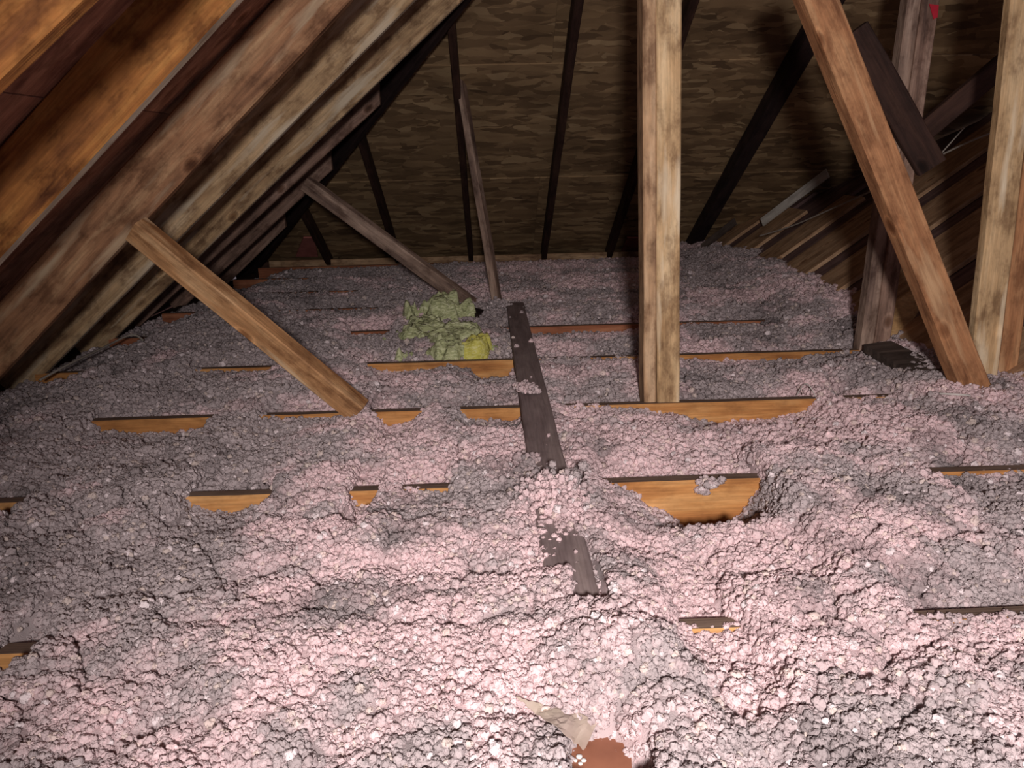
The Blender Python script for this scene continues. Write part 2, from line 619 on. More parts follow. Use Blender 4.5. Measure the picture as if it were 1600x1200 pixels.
# rafters of the far hip end
fsl = Vector((0, -math.cos(HS), math.sin(HS)))          # up the slope
def far_raf(px, py, lab, wdt=0.038, length=4.2, dep=0.10, mat='dark'):
    p = onplane(px, py, FP - FN * dep, FN)
    p0 = p + fsl * ((-0.06 - p.z) / fsl.z)
    # length limited by the left plane
    L_ = length
    for s in np.linspace(0.2, length, 80):
        q = p0 + fsl * s + FN * dep
        if (q - LP).dot(LN) > -0.05:
            L_ = s
            break
    o = beam('hip_end_rafter', p0, p0 + fsl * L_, -FN, wdt, dep - 0.002, mat)
    tag(o, lab, 'rafter', 'rafters of the far hip end')
    return o
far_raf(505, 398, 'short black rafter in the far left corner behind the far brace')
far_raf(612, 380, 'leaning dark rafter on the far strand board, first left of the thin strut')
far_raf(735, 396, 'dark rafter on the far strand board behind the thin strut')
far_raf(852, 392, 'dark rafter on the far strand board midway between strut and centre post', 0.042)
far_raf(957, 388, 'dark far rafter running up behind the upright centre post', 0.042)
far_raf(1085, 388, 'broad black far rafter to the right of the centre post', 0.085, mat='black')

# hip beam along the line where the two slopes meet
hd = LN.cross(FN).normalized()
if hd.z < 0: hd = -hd
# point on both planes
A3 = np.array([[LN.x, LN.y, LN.z], [FN.x, FN.y, FN.z], [0, 0, 1]])
hp = Vector(np.linalg.solve(A3, np.array([LP.dot(LN), FP.dot(FN), 0.0])))
hn = -(LN + FN)
hn = (hn - hd * hn.dot(hd)).normalized()
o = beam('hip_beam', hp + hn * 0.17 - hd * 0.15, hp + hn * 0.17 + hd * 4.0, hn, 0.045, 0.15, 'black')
tag(o, 'dark hip beam running up from the far left corner', 'beam')

# ------------------------------------------------------------------ joists
def dusty_top(o):
    # settled dust on the upper face of the timber
    o.data.materials.append(M['dust_top'])
    r = o.matrix_world.to_3x3()
    for p in o.data.polygons:
        if (r @ p.normal).z > 0.9:
            p.material_index = 1
JL = ['joist buried in the foreground insulation, only slivers of it showing',
      'joist with the large exposed orange face right of the flat runner',
      'joist under the foot of the nearer diagonal brace and the centre post',
      'joist right in front of the yellow insulation',
      'reddish joist just behind the yellow insulation',
      'joist at the foot of the far diagonal brace',
      'mostly buried joist next behind the far brace foot',
      'buried joist two bays before the far eave board',
      'buried joist one bay before the far eave board']
for k, Y in enumerate(YJ):
    x0, x1 = -1.72, 2.15
    o = beam('ceiling_joist', (x0, Y, -0.0925), (x1, Y, -0.0925), FRONT, 0.185, 0.038, 'joist' if k < 4 else 'joist_red', rough=0.0008)
    dusty_top(o)
    tag(o, JL[k], 'joist', 'ceiling joists')
o = beam('eave_board', (-1.72, Y_RIM, -0.0775), (2.1, Y_RIM, -0.0775), FRONT, 0.185, 0.038, 'post_dark', rough=0.0008)
tag(o, 'long board along the far eave behind the insulation', 'board')

def wallbox(name, lo_, hi_, mat, lab):
    bm = bmesh.new()
    bmesh.ops.create_cube(bm, size=1.0)
    c = (Vector(lo_) + Vector(hi_)) / 2
    d = Vector(hi_) - Vector(lo_)
    for v in bm.verts:
        v.co = Vector((v.co.x * d.x, v.co.y * d.y, v.co.z * d.z))
    me = bpy.data.meshes.new(name)
    bm.to_mesh(me); bm.free()
    o = link(name, me, mat)
    o.location = c
    tag(o, lab, kind='structure')
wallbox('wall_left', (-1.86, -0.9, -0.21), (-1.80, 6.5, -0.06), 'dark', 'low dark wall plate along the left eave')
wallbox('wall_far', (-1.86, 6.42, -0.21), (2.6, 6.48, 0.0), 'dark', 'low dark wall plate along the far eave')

# ------------------------------------------------------------------ flat runner along the joists
xr = 0.168
o = beam('flat_runner', (xr - 0.0445, 1.13, 0.038), (xr - 0.0445, 4.02, 0.038), (0, 0, 1), 0.089, 0.038, 'strap')
tag(o, 'dusty grey runner board lying flat across the joists, half buried in insulation', 'board')
o = beam('blocking', (px_to_x(770, 3.3), 3.0, -0.03), (px_to_x(770, 3.3), 3.565, -0.03), (0, 0, 1), 0.038, 0.14, 'block')
tag(o, 'reddish wood block between joists, right of the yellow insulation', 'wood block')

# ------------------------------------------------------------------ diagonal braces on the left
def facebeam(name, a, b, Y, wdt, th, mat, n=FRONT, Y2=None, **kw):
    return beam(name, at(*a, Y), at(*b, Y2 if Y2 is not None else Y), n, wdt, th, mat, **kw)

o = facebeam('diagonal_brace', (203, 362), (556, 650), YJ[2] - 0.055, 0.072, 0.055, 'brace', n=Vector((-0.22, -1, -0.27)))
tag(o, 'tan diagonal brace from the left rafters down to a joist, the nearer of two', 'brace')
o = facebeam('diagonal_brace', (474, 288), (752, 492), YJ[5] - 0.05, 0.075, 0.05, 'brace_grey', n=Vector((-0.22, -1, -0.27)))
tag(o, 'dim grey-brown diagonal brace, the farther of two, ending behind the yellow insulation', 'brace')
o = beam('strut', at(775, 480, 4.02), at(716, 125, 4.50), Vector((-0.3, -1, 0)), 0.036, 0.07, 'brace_grey')
tag(o, 'thin dim strut rising from the far end of the runner to the roof', 'strut')

# ------------------------------------------------------------------ centre post: a narrow and a wide ply
base = at(1034, 628, YJ[2] + 0.03)
cp = empty('post', base)
tag(cp, 'upright light timber post standing in insulation right of centre', 'post')
Yp = YJ[2] + 0.02
def strip(xt0, xt1, xb0, xb1, yb, Y, mat, th, parent, name='ply', top=-330, n=FRONT):
    ta, tb = at((xt0 + xt1) / 2, 0, Y), at((xb0 + xb1) / 2, yb, Y)
    wdt = (at(xt1, 0, Y) - at(xt0, 0, Y)).length * 0.5 + (at(xb1, yb, Y) - at(xb0, yb, Y)).length * 0.5
    ex = (ta - tb).normalized()
    return beam(name, tb - ex * 0.06, ta + ex * 0.55, n, wdt, th, mat, parent)
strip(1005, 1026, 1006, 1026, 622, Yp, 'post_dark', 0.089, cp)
strip(1026.4, 1065, 1026.4, 1062, 622, Yp - 0.006, 'post', 0.089, cp)

# ------------------------------------------------------------------ right-hand diagonal brace and posts
o = beam('diagonal_brace', at(1262, -60, YJ[2] - 0.06), at(1560, 690, YJ[2] - 0.06), Vector((0.12, -1, 0)), 0.090, 0.062, 'brace_red')
tag(o, 'reddish-brown diagonal brace crossing in front of the right-hand posts', 'brace')
rp = empty('post', at(1540, 600, YJ[2] + 0.03))
tag(rp, 'light timber post at the right edge of the picture behind the reddish brace', 'post')
strip(1581, 1630, 1516, 1560, 585, YJ[2] + 0.04, 'post', 0.038, rp)
strip(1632, 1668, 1561, 1588, 585, YJ[2] + 0.07, 'brace_red', 0.06, rp)
dp = empty('post', at(1368, 545, YJ[3]))
tag(dp, 'dim post with a red paint mark, behind the reddish diagonal brace', 'post')
strip(1420, 1441, 1343, 1366, 540, YJ[3] + 0.00, 'brace_grey', 0.06, dp)
q = strip(1441.5, 1470, 1366.5, 1390, 540, YJ[3] - 0.012, 'rafter_dim', 0.06, dp)
# red paint mark on the front of the right ply
a, b, c, d_ = [at(*p, YJ[3] - 0.0155) for p in ((1452, 6), (1467, 8), (1465, 27), (1459, 30))]
def slab(name, pts, n, th, mat, parent=None, label=None):
    """flat polygon with thickness th behind normal n"""
    pts = [Vector(p) for p in pts]
    n = Vector(n).normalized()
    c = sum(pts, Vector()) / len(pts)
    bm = bmesh.new()
    f = [bm.verts.new(p - c) for p in pts]
    g = [bm.verts.new(p - c - n * th) for p in pts]
    bm.faces.new(f)
    bm.faces.new(g[::-1])
    for i in range(len(f)):
        bm.faces.new((f[i], g[i], g[(i + 1) % len(f)], f[(i + 1) % len(f)]))
    bmesh.ops.recalc_face_normals(bm, faces=bm.faces)
    me = bpy.data.meshes.new(name)
    bm.to_mesh(me); bm.free()
    o = link(name, me, mat)
    o.location = c
    if parent is not None:
        o.parent = parent
        o.matrix_parent_inverse = Matrix.Translation(-parent.location)
    return o
mk = slab('paint_mark', [a, b, c, d_], FRONT, 0.003, 'redmark', dp)
mk['label'] = 'red paint mark'

o = beam('web_brace', at(1336, 48, YJ[3] - 0.06), at(1458, 262, YJ[3] - 0.06), Vector((-0.2, -1, 0)), 0.10, 0.038, 'dark')
tag(o, 'dark short brace slanting down right, crossing the red-marked post', 'brace')
o = beam('web_brace', at(1432, 218, YJ[3] + 0.07), at(1580, 92, YJ[3] + 0.07), FRONT, 0.075, 0.038, 'dark')
tag(o, 'dark brace slanting up right from the red-marked post', 'brace')

# ------------------------------------------------------------------ sloping plank deck on the right
RS = math.radians(35.0)
rdir = Vector((math.cos(RS), 0, math.sin(RS)))
rn = Vector((-math.sin(RS), 0, math.cos(RS)))
RX = 1.60
rroot = empty('wall_right', (RX, 4.0, 0))
tag(rroot, 'sloping deck of tan and dark planks along the right side of the attic', kind='structure')
rng = random.Random(3)
y = 2.30
i = 0
while y < 6.2:
    wd = rng.uniform(0.26, 0.40) if i % 2 == 0 else rng.uniform(0.13, 0.22)
    mat = 'deck' if i % 2 == 0 else 'deck_dark'
    lift = 0.0 if i % 2 == 0 else -0.022
    org = Vector((RX, 0, 0)) + rn * lift
    panel('plank', org, rdir, Vector((0, 1, 0)), -0.14, 2.3 if i % 2 else rng.choice([0.62, 0.8, 1.5, 2.3]), y + 0.002, y + wd - 0.002, 0.02, mat, rroot, [(FP - FN * 0.01, FN)])
    y += wd
    i += 1
# board under the planks
panel('backing_board', Vector((RX, 0, 0)) + rn * -0.05, rdir, Vector((0, 1, 0)), -0.16, 2.4, 2.2, 6.4, 0.02, 'deck_dark', rroot, [(FP - FN * 0.01, FN)])

# pale laths lying along the valley at the far edge of the deck
o = beam('lath', at(1190, 347, 5.55), at(1292, 270, 5.15), Vector((-0.5, -0.9, 0.5)), 0.060, 0.012, 'pale_lath')
tag(o, 'pale grey lath lying on the dark slope between centre post and reddish brace', 'lath')
o = beam('lath', at(1096, 386, 5.85), at(1148, 346, 5.6), Vector((-0.5, -0.9, 0.5)), 0.05, 0.012, 'grey_board')
tag(o, 'short dull lath in the far corner just right of the centre post', 'lath')

# plywood offcut and the boards by the foot of the red-marked post
o = slab('plywood_offcut', [at(1364, 536, 3.05), at(1366, 497, 3.05), at(1383, 482, 3.06), at(1432, 447, 3.12), at(1440, 478, 3.14), at(1424, 505, 3.10), at(1431, 545, 3.10), at(1400, 534, 3.07)], (-0.25, -1, 0.0), 0.014, 'ply')
tag(o, 'torn yellowish plywood offcut leaning beside the foot of the red-marked post', 'plywood')
o = slab('loose_plank', [atz(1350, 538, 0.045), atz(1392, 532, 0.05), atz(1502, 586, 0.045), atz(1468, 606, 0.035)], (0, 0, 1), 0.03, 'grey_board')
tag(o, 'dark loose plank lying on the insulation left of the reddish brace foot', 'plank')
o = slab('scrap_board', [atz(690, 474, 0.05), atz(712, 472, 0.05), atz(756, 484, 0.045), atz(748, 492, 0.04)], (0, 0, 1), 0.022, 'black')
tag(o, 'small dark scrap board at the foot of the far diagonal brace', 'board')

# ------------------------------------------------------------------ foam baffles at the far eave
for (x0, x1, lab) in ((462, 497, 'pink foam eave baffle in the far left corner'), (968, 1004, 'pink foam eave baffle just left of the centre post')):
    n = -FN
    q = FP - FN * 0.02
    o = slab('eave_baffle', [onplane(x0, 401, q, FN), onplane(x1, 401, q, FN), onplane(x1 - 6 if x0 < 700 else x1, 372, q, FN), onplane(x0 + 12, 372, q, FN)], n, 0.012, 'baffle')
    tag(o, lab, 'baffle', 'pink foam eave baffles')

# ------------------------------------------------------------------ cables
o = tube('cable', spline([at(1186, 369, 4.9), at(1240, 352, 4.6), at(1300, 326, 4.2), at(1362, 298, 3.9), at(1440, 258, 3.6), at(1500, 228, 3.4), at(1560, 203, 3.3), at(1640, 170, 3.2)]), 0.0042, 'cable')
tag(o, 'thin pale cable sagging across the right side behind the reddish brace', 'cable')
o = tube('cable', spline([at(1452, 262, 3.55), at(1474, 236, 3.5), at(1508, 198, 3.45)]), 0.003, 'cable')
tag(o, 'short thin cable branching up to the right beside the right post', 'cable')
o = tube('cable', spline([atz(62, 594, 0.03), atz(110, 568, 0.05), atz(160, 544, 0.05), atz(196, 526, 0.06), atz(212, 524, 0.06), atz(224, 532, 0.04)]), 0.0045, 'cable')
tag(o, 'pale cable along the left eave under the rafters', 'cable')

# ------------------------------------------------------------------ blown insulation
rs = np.random.RandomState(11)
LAT = rs.rand(512, 512)
def vnoise(x, y, seed=0):
    x = x + seed * 17.13 + 100.0
    y = y + seed * 7.71 + 100.0
    xi, yi = np.floor(x).astype(int), np.floor(y).astype(int)
    fx, fy = x - xi, y - yi
    fx = fx * fx * (3 - 2 * fx)
    fy = fy * fy * (3 - 2 * fy)
    g = lambda i, j: LAT[(xi + i) % 512, (yi + j) % 512]
    return (g(0, 0) * (1 - fx) + g(1, 0) * fx) * (1 - fy) + (g(0, 1) * (1 - fx) + g(1, 1) * fx) * fy

def fbm(x, y, oct=4, seed=0):
    s, a, t = 0, 1.0, 0
    for i in range(oct):
        s = s + a * vnoise(x * 2 ** i, y * 2 ** i, seed + i * 3)
        t += a
        a *= 0.5
    return s / t

def worley(x, y, seed=0):
    x = x + seed * 13.7 + 50
    y = y + seed * 5.3 + 50
    xi, yi = np.floor(x).astype(int), np.floor(y).astype(int)
    best = np.full(x.shape, 9.0)
    sec = np.full(x.shape, 9.0)
    for i in (-1, 0, 1):
        for j in (-1, 0, 1):
            cx, cy = xi + i, yi + j
            dx = cx + LAT[cx % 512, cy % 512] - x
            dy = cy + LAT[(cx + 171) % 512, (cy + 93) % 512] - y
            d = dx * dx + dy * dy
            sec = np.minimum(sec, np.maximum(best, d))
            best = np.minimum(best, d)
    return np.sqrt(best), np.sqrt(sec)

E_PTS = {
 -1: [(-400, .03), (2000, .03)],
 0: [(-500, .03), (-20, .02), (0, -.035), (38, -.03), (60, .03), (300, .035), (760, .05), (860, .05), (940, .075), (1010, .045), (1045, .001), (1080, -.005), (1140, .001), (1165, .03), (1390, .035), (1440, .001), (1600, .001), (1900, 0)],
 1: [(-300, -.01), (0, -.02), (40, -.018), (60, .03), (275, .03), (293, -.022), (320, -.034), (370, -.036), (402, -.022), (425, .018), (535, .025), (548, -.032), (575, -.032), (590, .012), (640, -.004), (690, -.004), (705, .03), (840, .03), (905, .03), (932, 0), (975, -.017), (1005, -.065), (1045, -.09), (1075, -.130), (1125, -.130), (1150, -.085), (1172, -.03), (1188, .045), (1420, .035), (1440, -.004), (1500, -.010), (1600, -.005), (1800, -.01)],
 2: [(-100, .03), (140, .015), (155, -.032), (230, -.042), (330, -.042), (345, .012), (395, .008), (410, -.010), (520, -.012), (560, .012), (590, -.02), (605, -.046), (640, -.035), (665, .005), (712, .0), (725, -.028), (770, -.032), (800, -.04), (850, .02), (880, .0), (1000, -.014), (1060, -.032), (1090, -.062), (1200, -.062), (1262, -.04), (1278, .012), (1330, -.002), (1400, -.002), (1430, .04), (1700, .05)],
 3: [(0, .03), (290, .03), (310, -.01), (420, -.015), (440, .02), (565, .01), (590, -.032), (670, -.032), (700, -.012), (730, -.03), (745, -.065), (790, -.08), (800, -.03), (840, .0), (1000, -.008), (1060, -.012), (1120, -.028), (1250, -.03), (1270, -.012), (1350, -.008), (1380, .03), (1700, .05)],
 4: [(0, .03), (520, .03), (550, -.012), (600, -.014), (620, .02), (780, .0), (815, -.032), (960, -.032), (1000, -.02), (1065, -.01), (1190, -.010), (1230, .03), (1600, .05)],
 5: [(0, .03), (420, .02), (440, -.008), (590, -.008), (610, .02), (1060, .02), (1100, .04), (1600, .05)],
 6: [(0, .03), (400, .0), (420, -.008), (560, -.008), (580, .03), (1060, .03), (1150, .06), (1600, .06)],
 7: [(0, -.01), (400, -.01), (600, .0), (1000, .01), (1100, .03), (1180, .08), (1600, .06)],
 8: [(0, -.03), (400, -.03), (600, -.02), (700, -.005), (1000, .0), (1060, .03), (1160, .06), (1600, .06)],
 9: [(0, -.1), (425, -.14), (600, -.13), (640, -.10), (1000, -.09), (1060, .03), (1500, .05)],
}
YK = {k: (1.125 + 0.611 * k) for k in range(-1, 9)}
YK[9] = Y_RIM
EX = {}
for k, pts in E_PTS.items():
    p = np.array(pts)
    EX[k] = (px_to_x(p[:, 0], YK[k]), p[:, 1])

def smooth(t):
    t = np.clip(t, 0, 1)
    return t * t * (3 - 2 * t)

def height(X, Y):
    k = np.clip(np.floor((Y - 1.125 - 0.016) / 0.611), -1, 8).astype(int)
    out = np.zeros_like(X)
    amp = np.ones_like(X)
    wx = (fbm(X * 14, Y * 14, 3, 5) - .5) * 0.05
    for kk in range(-1, 9):
        m = k == kk
        if not m.any():
            continue
        x, yv = X[m], Y[m]
        y0 = YK[kk]
        y1 = YK[kk + 1] if kk < 8 else Y_RIM
        t = np.clip((yv - y0) / (y1 - y0), 0.001, 1.03)
        xw = x + wx[m]
        e0 = np.interp(xw, *EX[kk])
        e1 = np.interp(xw, *EX[kk + 1])
        b0 = np.where(e0 < 0.004, -0.022, e0)
        mid = 0.012 + 0.035 * (fbm(x * 2.3, yv * 2.3, 2, 9) - 0.4) + 0.25 * (np.maximum(e0, -.02) + np.maximum(e1, -.06))
        h = np.where(t < 0.066, b0,
             np.where(t < 0.36, b0 + (mid - b0) * smooth((t - 0.066) / 0.29),
             np.where(t < 0.52, mid, mid + (e1 - mid) * smooth((t - 0.52) / 0.38))))
        out[m] = h
        near = np.maximum(1 - np.clip((t - 0.06) / 0.12, 0, 1), 1 - np.clip((0.99 - t) / 0.16, 0, 1))
        ex = np.where(t < 0.5, e0, e1) < 0.015
        amp[m] = 1 - 0.75 * near * ex
    out = np.where(Y > 6.05, out - 0.04 * (X < 1.2), out)
    amp = amp * (1 - 0.5 * smooth((Y - 5.2) / 0.6))
    # heaps in the foreground
    def heap(cx, cy, rx, ry, hh):
        return hh * np.exp(-(((X - cx) / rx) ** 2 + ((Y - cy) / ry) ** 2))
    out += heap(0.19, 1.00, 0.12, 0.06, 0.022)
    out += heap(-0.25, 1.42, 0.16, 0.12, 0.035)
    out += heap(0.62, 1.50, 0.20, 0.10, 0.02)
    out += heap(-0.40, 1.02, 0.2, 0.12, 0.02)
    # down towards the eave on the left, up against the deck on the right
    out -= 0.06 * smooth((-1.42 - X + 0.12 * (fbm(X * 6, Y * 6, 3, 31) - .5)) / 0.22)
    out += 0.05 * smooth((X - 1.30) / 0.3) * smooth((Y - 3.2) / 0.8)
    # clumps
    qx = X + 0.03 * (fbm(X * 9, Y * 9, 2, 41) - .5)
    qy = Y + 0.03 * (fbm(X * 9, Y * 9, 2, 47) - .5)
    f1, f2 = worley(qx * 7.5, qy * 7.5, 1)
    g1, g2 = worley(qx * 17, qy * 17, 2)
    h1, h2 = worley(qx * 42, qy * 42, 3)
    c = 0.042 * np.sqrt(np.clip(1 - (f1 / 0.95) ** 2, 0, 1)) + 0.020 * np.sqrt(np.clip(1 - (g1 / 0.95) ** 2, 0, 1)) + 0.008 * np.sqrt(np.clip(1 - (h1 / .95) ** 2, 0, 1))
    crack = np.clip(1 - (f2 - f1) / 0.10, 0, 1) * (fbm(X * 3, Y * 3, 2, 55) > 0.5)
    # flatter beside the runner, which stays clear except under two heaps
    side = np.clip(1 - np.abs(X - 0.125) / 0.13, 0, 1) * smooth((Y - 1.72) / 0.1)
    amp = amp * (1 - 0.6 * side)
    out += (c - 0.058) * amp - 0.022 * crack * amp - 0.005
    inrun = (np.abs(X - 0.123) < 0.07) & (Y > 1.78)
    out = np.where(inrun, np.minimum(out, 0.018), out)
    # runner's near end: the right half shows
    out = np.where((np.abs(X - 0.150) < 0.030) & (Y > 1.13) & (Y < 1.40), np.minimum(out, 0.026), out)
    # shallow bare spot over the brown paper
    rr = ((X - 0.128) / 0.052) ** 2 + ((Y - 0.835) / 0.085) ** 2 + 1.1 * (fbm(X * 40, Y * 40, 2, 61) - .5)
    out = out + (np.minimum(out, -0.024) - out) * smooth((1.35 - rr) / 0.7)
    return out, crack

def tint(X, Y, jit, crack):
    n = fbm(X * 3.4, Y * 3.4, 3, 71)
    n2 = fbm(X * 11, Y * 11, 3, 77)
    # pinker to the middle and right of the foreground, greyer on the left and far end: dust, plus dim light put into the tint
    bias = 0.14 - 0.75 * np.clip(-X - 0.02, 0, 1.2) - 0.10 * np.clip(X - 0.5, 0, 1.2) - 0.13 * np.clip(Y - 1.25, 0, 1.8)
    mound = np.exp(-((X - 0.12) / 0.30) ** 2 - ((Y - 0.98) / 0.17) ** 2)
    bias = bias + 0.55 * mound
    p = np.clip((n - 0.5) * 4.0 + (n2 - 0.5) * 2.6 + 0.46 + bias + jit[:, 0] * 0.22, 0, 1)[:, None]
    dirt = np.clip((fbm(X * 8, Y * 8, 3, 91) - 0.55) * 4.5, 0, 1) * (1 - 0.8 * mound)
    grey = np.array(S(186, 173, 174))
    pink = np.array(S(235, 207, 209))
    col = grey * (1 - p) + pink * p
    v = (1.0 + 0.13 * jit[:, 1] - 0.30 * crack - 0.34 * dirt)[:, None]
    col = col * v
    cream = (jit[:, 2] > 0.90)[:, None]
    col = np.where(cream, col * 0.5 + 0.5 * np.array(S(244, 224, 212)), col)
    w_ = (jit[:, 2] < -0.95)[:, None]
    col = np.where(w_, np.array(S(238, 224, 226)), col)
    return np.clip(col, 0.01, 0.95)

GX0, GX1, GY0, GY1, ST = -1.78, 2.0, 0.35, 6.34, 0.0125
xs = np.arange(GX0, GX1, ST)
ys = np.arange(GY0, GY1, ST)
gx, gy = np.meshgrid(xs, ys)
gh, gc = height(gx.ravel(), gy.ravel())
nv = gx.size
cols_n, rows_n = len(xs), len(ys)
base_v = np.c_[gx.ravel(), gy.ravel(), gh]
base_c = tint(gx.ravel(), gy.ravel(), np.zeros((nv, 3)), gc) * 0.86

# nodules: one small tuft per point
pts_xy = []
def scatter(x0, x1, y0, y1, dens, rad):
    n = int((x1 - x0) * (y1 - y0) * dens)
    q = np.c_[rs.uniform(x0, x1, n), rs.uniform(y0, y1, n), np.full(n, rad)]
    # keep what a wide view from the hatch could see
    keep = np.abs(q[:, 0]) < 0.85 * q[:, 1] + 0.45
    q = q[keep]
    e = 0.006
    h0 = height(q[:, 0], q[:, 1])[0]
    sl = np.hypot(height(q[:, 0] + e, q[:, 1])[0] - h0, height(q[:, 0], q[:, 1] + e)[0] - h0) / e
    keep = rs.rand(len(q)) < np.clip(0.42 * np.sqrt(1 + sl * sl), 0, 1)
    pts_xy.append(q[keep])
scatter(-1.3, 1.5, 0.55, 1.40, 64000, 0.0044)
scatter(-1.5, 1.7, 1.40, 1.80, 52000, 0.0048)
scatter(-1.76, 1.95, 1.80, 2.45, 38000, 0.0056)
scatter(-1.76, 1.95, 2.45, 3.6, 28000, 0.0064)
scatter(-1.76, 1.95, 3.6, 6.32, 20000, 0.0076)
q = np.concatenate(pts_xy)
jit = rs.uniform(-1, 1, (len(q), 3))
qh, qc = height(q[:, 0], q[:, 1])
rad = q[:, 2] * np.clip(rs.lognormal(0, 0.30, len(q)), 0.45, 2.0)
qz = qh + rad * rs.uniform(-0.6, 0.55, len(q))
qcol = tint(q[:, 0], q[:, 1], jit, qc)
n_pt = len(q)
print('nodules', n_pt, 'grid', nv)

# a few stray tufts lying on the runner, joists and spilling over the exposed joist face
stray = []
def clump(p, n, r):
    for _ in range(n):
        stray.append((p[0] + rs.normal(0, r), p[1] + rs.normal(0, r), p[2] + abs(rs.normal(0, r * 0.6))))
c0 = atz(825, 612, 0.045); clump(c0, 90, 0.016)
c0 = atz(815, 605, 0.045); clump(c0, 50, 0.012)
c0 = atz(868, 775, 0.045); clump(c0, 640, 0.030)
c0 = atz(880, 795, 0.045); clump(c0, 250, 0.020)
c0 = atz(826, 722, 0.040); clump(c0, 90, 0.012)
c0 = at(1108, 755, YJ[1] - 0.01); clump(c0, 60, 0.009)
c0 = at(1098, 768, YJ[1] - 0.012); clump(c0, 25, 0.006)
c0 = atz(780, 478, 0.05); clump(c0, 140, 0.025)
for _ in range(9):
    y_ = rs.uniform(1.2, 3.9)
    stray.append((xr - rs.uniform(0, 0.089), y_, 0.040))
stray = np.array(stray)
sj = rs.uniform(-1, 1, (len(stray), 3))
scol = tint(stray[:, 0], stray[:, 1], sj, np.zeros(len(stray)))
srad = 0.0052 * np.clip(rs.lognormal(0, 0.3, len(stray)), 0.5, 1.8)

allp = np.concatenate([base_v, np.c_[q[:, 0], q[:, 1], qz], stray])
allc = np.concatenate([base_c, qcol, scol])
allr = np.concatenate([np.zeros(nv), rad, srad])
jj, ii = np.meshgrid(np.arange(rows_n - 1), np.arange(cols_n - 1), indexing='ij')
a0 = (jj * cols_n + ii).ravel()
quads = np.c_[a0, a0 + 1, a0 + cols_n + 1, a0 + cols_n]
me = bpy.data.meshes.new('blown_insulation')
me.vertices.add(len(allp))
me.vertices.foreach_set('co', allp.astype(np.float32).ravel())
me.loops.add(quads.size)
me.loops.foreach_set('vertex_index', quads.ravel().astype(np.int32))
me.polygons.add(len(quads))
me.polygons.foreach_set('loop_start', np.arange(0, quads.size, 4, dtype=np.int32))
at_c = me.attributes.new('tint', 'FLOAT_COLOR', 'POINT')
at_c.data.foreach_set('color', np.c_[allc, np.ones(len(allc))].astype(np.float32).ravel())
at_r = me.attributes.new('tuft_radius', 'FLOAT', 'POINT')
at_r.data.foreach_set('value', allr.astype(np.float32))
at_rot = me.attributes.new('tuft_turn', 'FLOAT_VECTOR', 'POINT')
at_rot.data.foreach_set('vector', rs.uniform(-3.14, 3.14, (len(allp), 3)).astype(np.float32).ravel())
me.update(calc_edges=True)
me.polygons.foreach_set('use_smooth', np.ones(len(quads), bool))
ins = link('blown_insulation', me, 'insul')
tag(ins, 'pink and grey blown fibreglass insulation heaped over the attic floor', 'insulation', kind='stuff')

ng = bpy.data.node_groups.new('insulation_tufts', 'GeometryNodeTree')
ng.interface.new_socket('Geometry', in_out='INPUT', socket_type='NodeSocketGeometry')
ng.interface.new_socket('Geometry', in_out='OUTPUT', socket_type='NodeSocketGeometry')
gi = ng.nodes.new('NodeGroupInput'); go = ng.nodes.new('NodeGroupOutput')
LK = ng.links.new
join_v = ng.nodes.new('GeometryNodeJoinGeometry')
for vi in range(4):
    ico = ng.nodes.new('GeometryNodeMeshIcoSphere')
    ico.inputs['Radius'].default_value = 1.0
    ico.inputs['Subdivisions'].default_value = 3
    sp = ng.nodes.new('GeometryNodeSetPosition')
    tn = ng.nodes.new('ShaderNodeTexNoise')
    tn.noise_dimensions = '4D'
    tn.inputs['Scale'].default_value = 1.7
    tn.inputs['Detail'].default_value = 3.0
    tn.inputs['W'].default_value = vi * 3.7 + 1.3
    sub = ng.nodes.new('ShaderNodeVectorMath'); sub.operation = 'SUBTRACT'
    sub.inputs[1].default_value = (0.5, 0.5, 0.5)
    sc = ng.nodes.new('ShaderNodeVectorMath'); sc.operation = 'MULTIPLY'
    sc.inputs[1].default_value = (2.3, 2.0, 1.8)
    LK(tn.outputs['Color'], sub.inputs[0]); LK(sub.outputs[0], sc.inputs[0]); LK(sc.outputs[0], sp.inputs['Offset'])
    LK(ico.outputs['Mesh'], sp.inputs['Geometry'])
    sm = ng.nodes.new('GeometryNodeSetShadeSmooth')
    LK(sp.outputs[0], sm.inputs[0])
    mt = ng.nodes.new('GeometryNodeSetMaterial')
    mt.inputs['Material'].default_value = M['insul']
    LK(sm.outputs[0], mt.inputs[0])
    g2i = ng.nodes.new('GeometryNodeGeometryToInstance')
    LK(mt.outputs[0], g2i.inputs[0])
    LK(g2i.outputs[0], join_v.inputs[0])
ra = ng.nodes.new('GeometryNodeInputNamedAttribute'); ra.data_type = 'FLOAT'; ra.inputs['Name'].default_value = 'tuft_radius'
rt = ng.nodes.new('GeometryNodeInputNamedAttribute'); rt.data_type = 'FLOAT_VECTOR'; rt.inputs['Name'].default_value = 'tuft_turn'
cmpn = ng.nodes.new('ShaderNodeMath'); cmpn.operation = 'GREATER_THAN'; cmpn.inputs[1].default_value = 1e-5
LK(ra.outputs[0], cmpn.inputs[0])
iop = ng.nodes.new('GeometryNodeInstanceOnPoints')
LK(gi.outputs[0], iop.inputs['Points'])
LK(cmpn.outputs[0], iop.inputs['Selection'])
LK(join_v.outputs[0], iop.inputs['Instance'])
iop.inputs['Pick Instance'].default_value = True
LK(rt.outputs[0], iop.inputs['Rotation'])
LK(ra.outputs[0], iop.inputs['Scale'])
jn = ng.nodes.new('GeometryNodeJoinGeometry')
LK(iop.outputs[0], jn.inputs[0])
LK(gi.outputs[0], jn.inputs[0])
LK(jn.outputs[0], go.inputs[0])
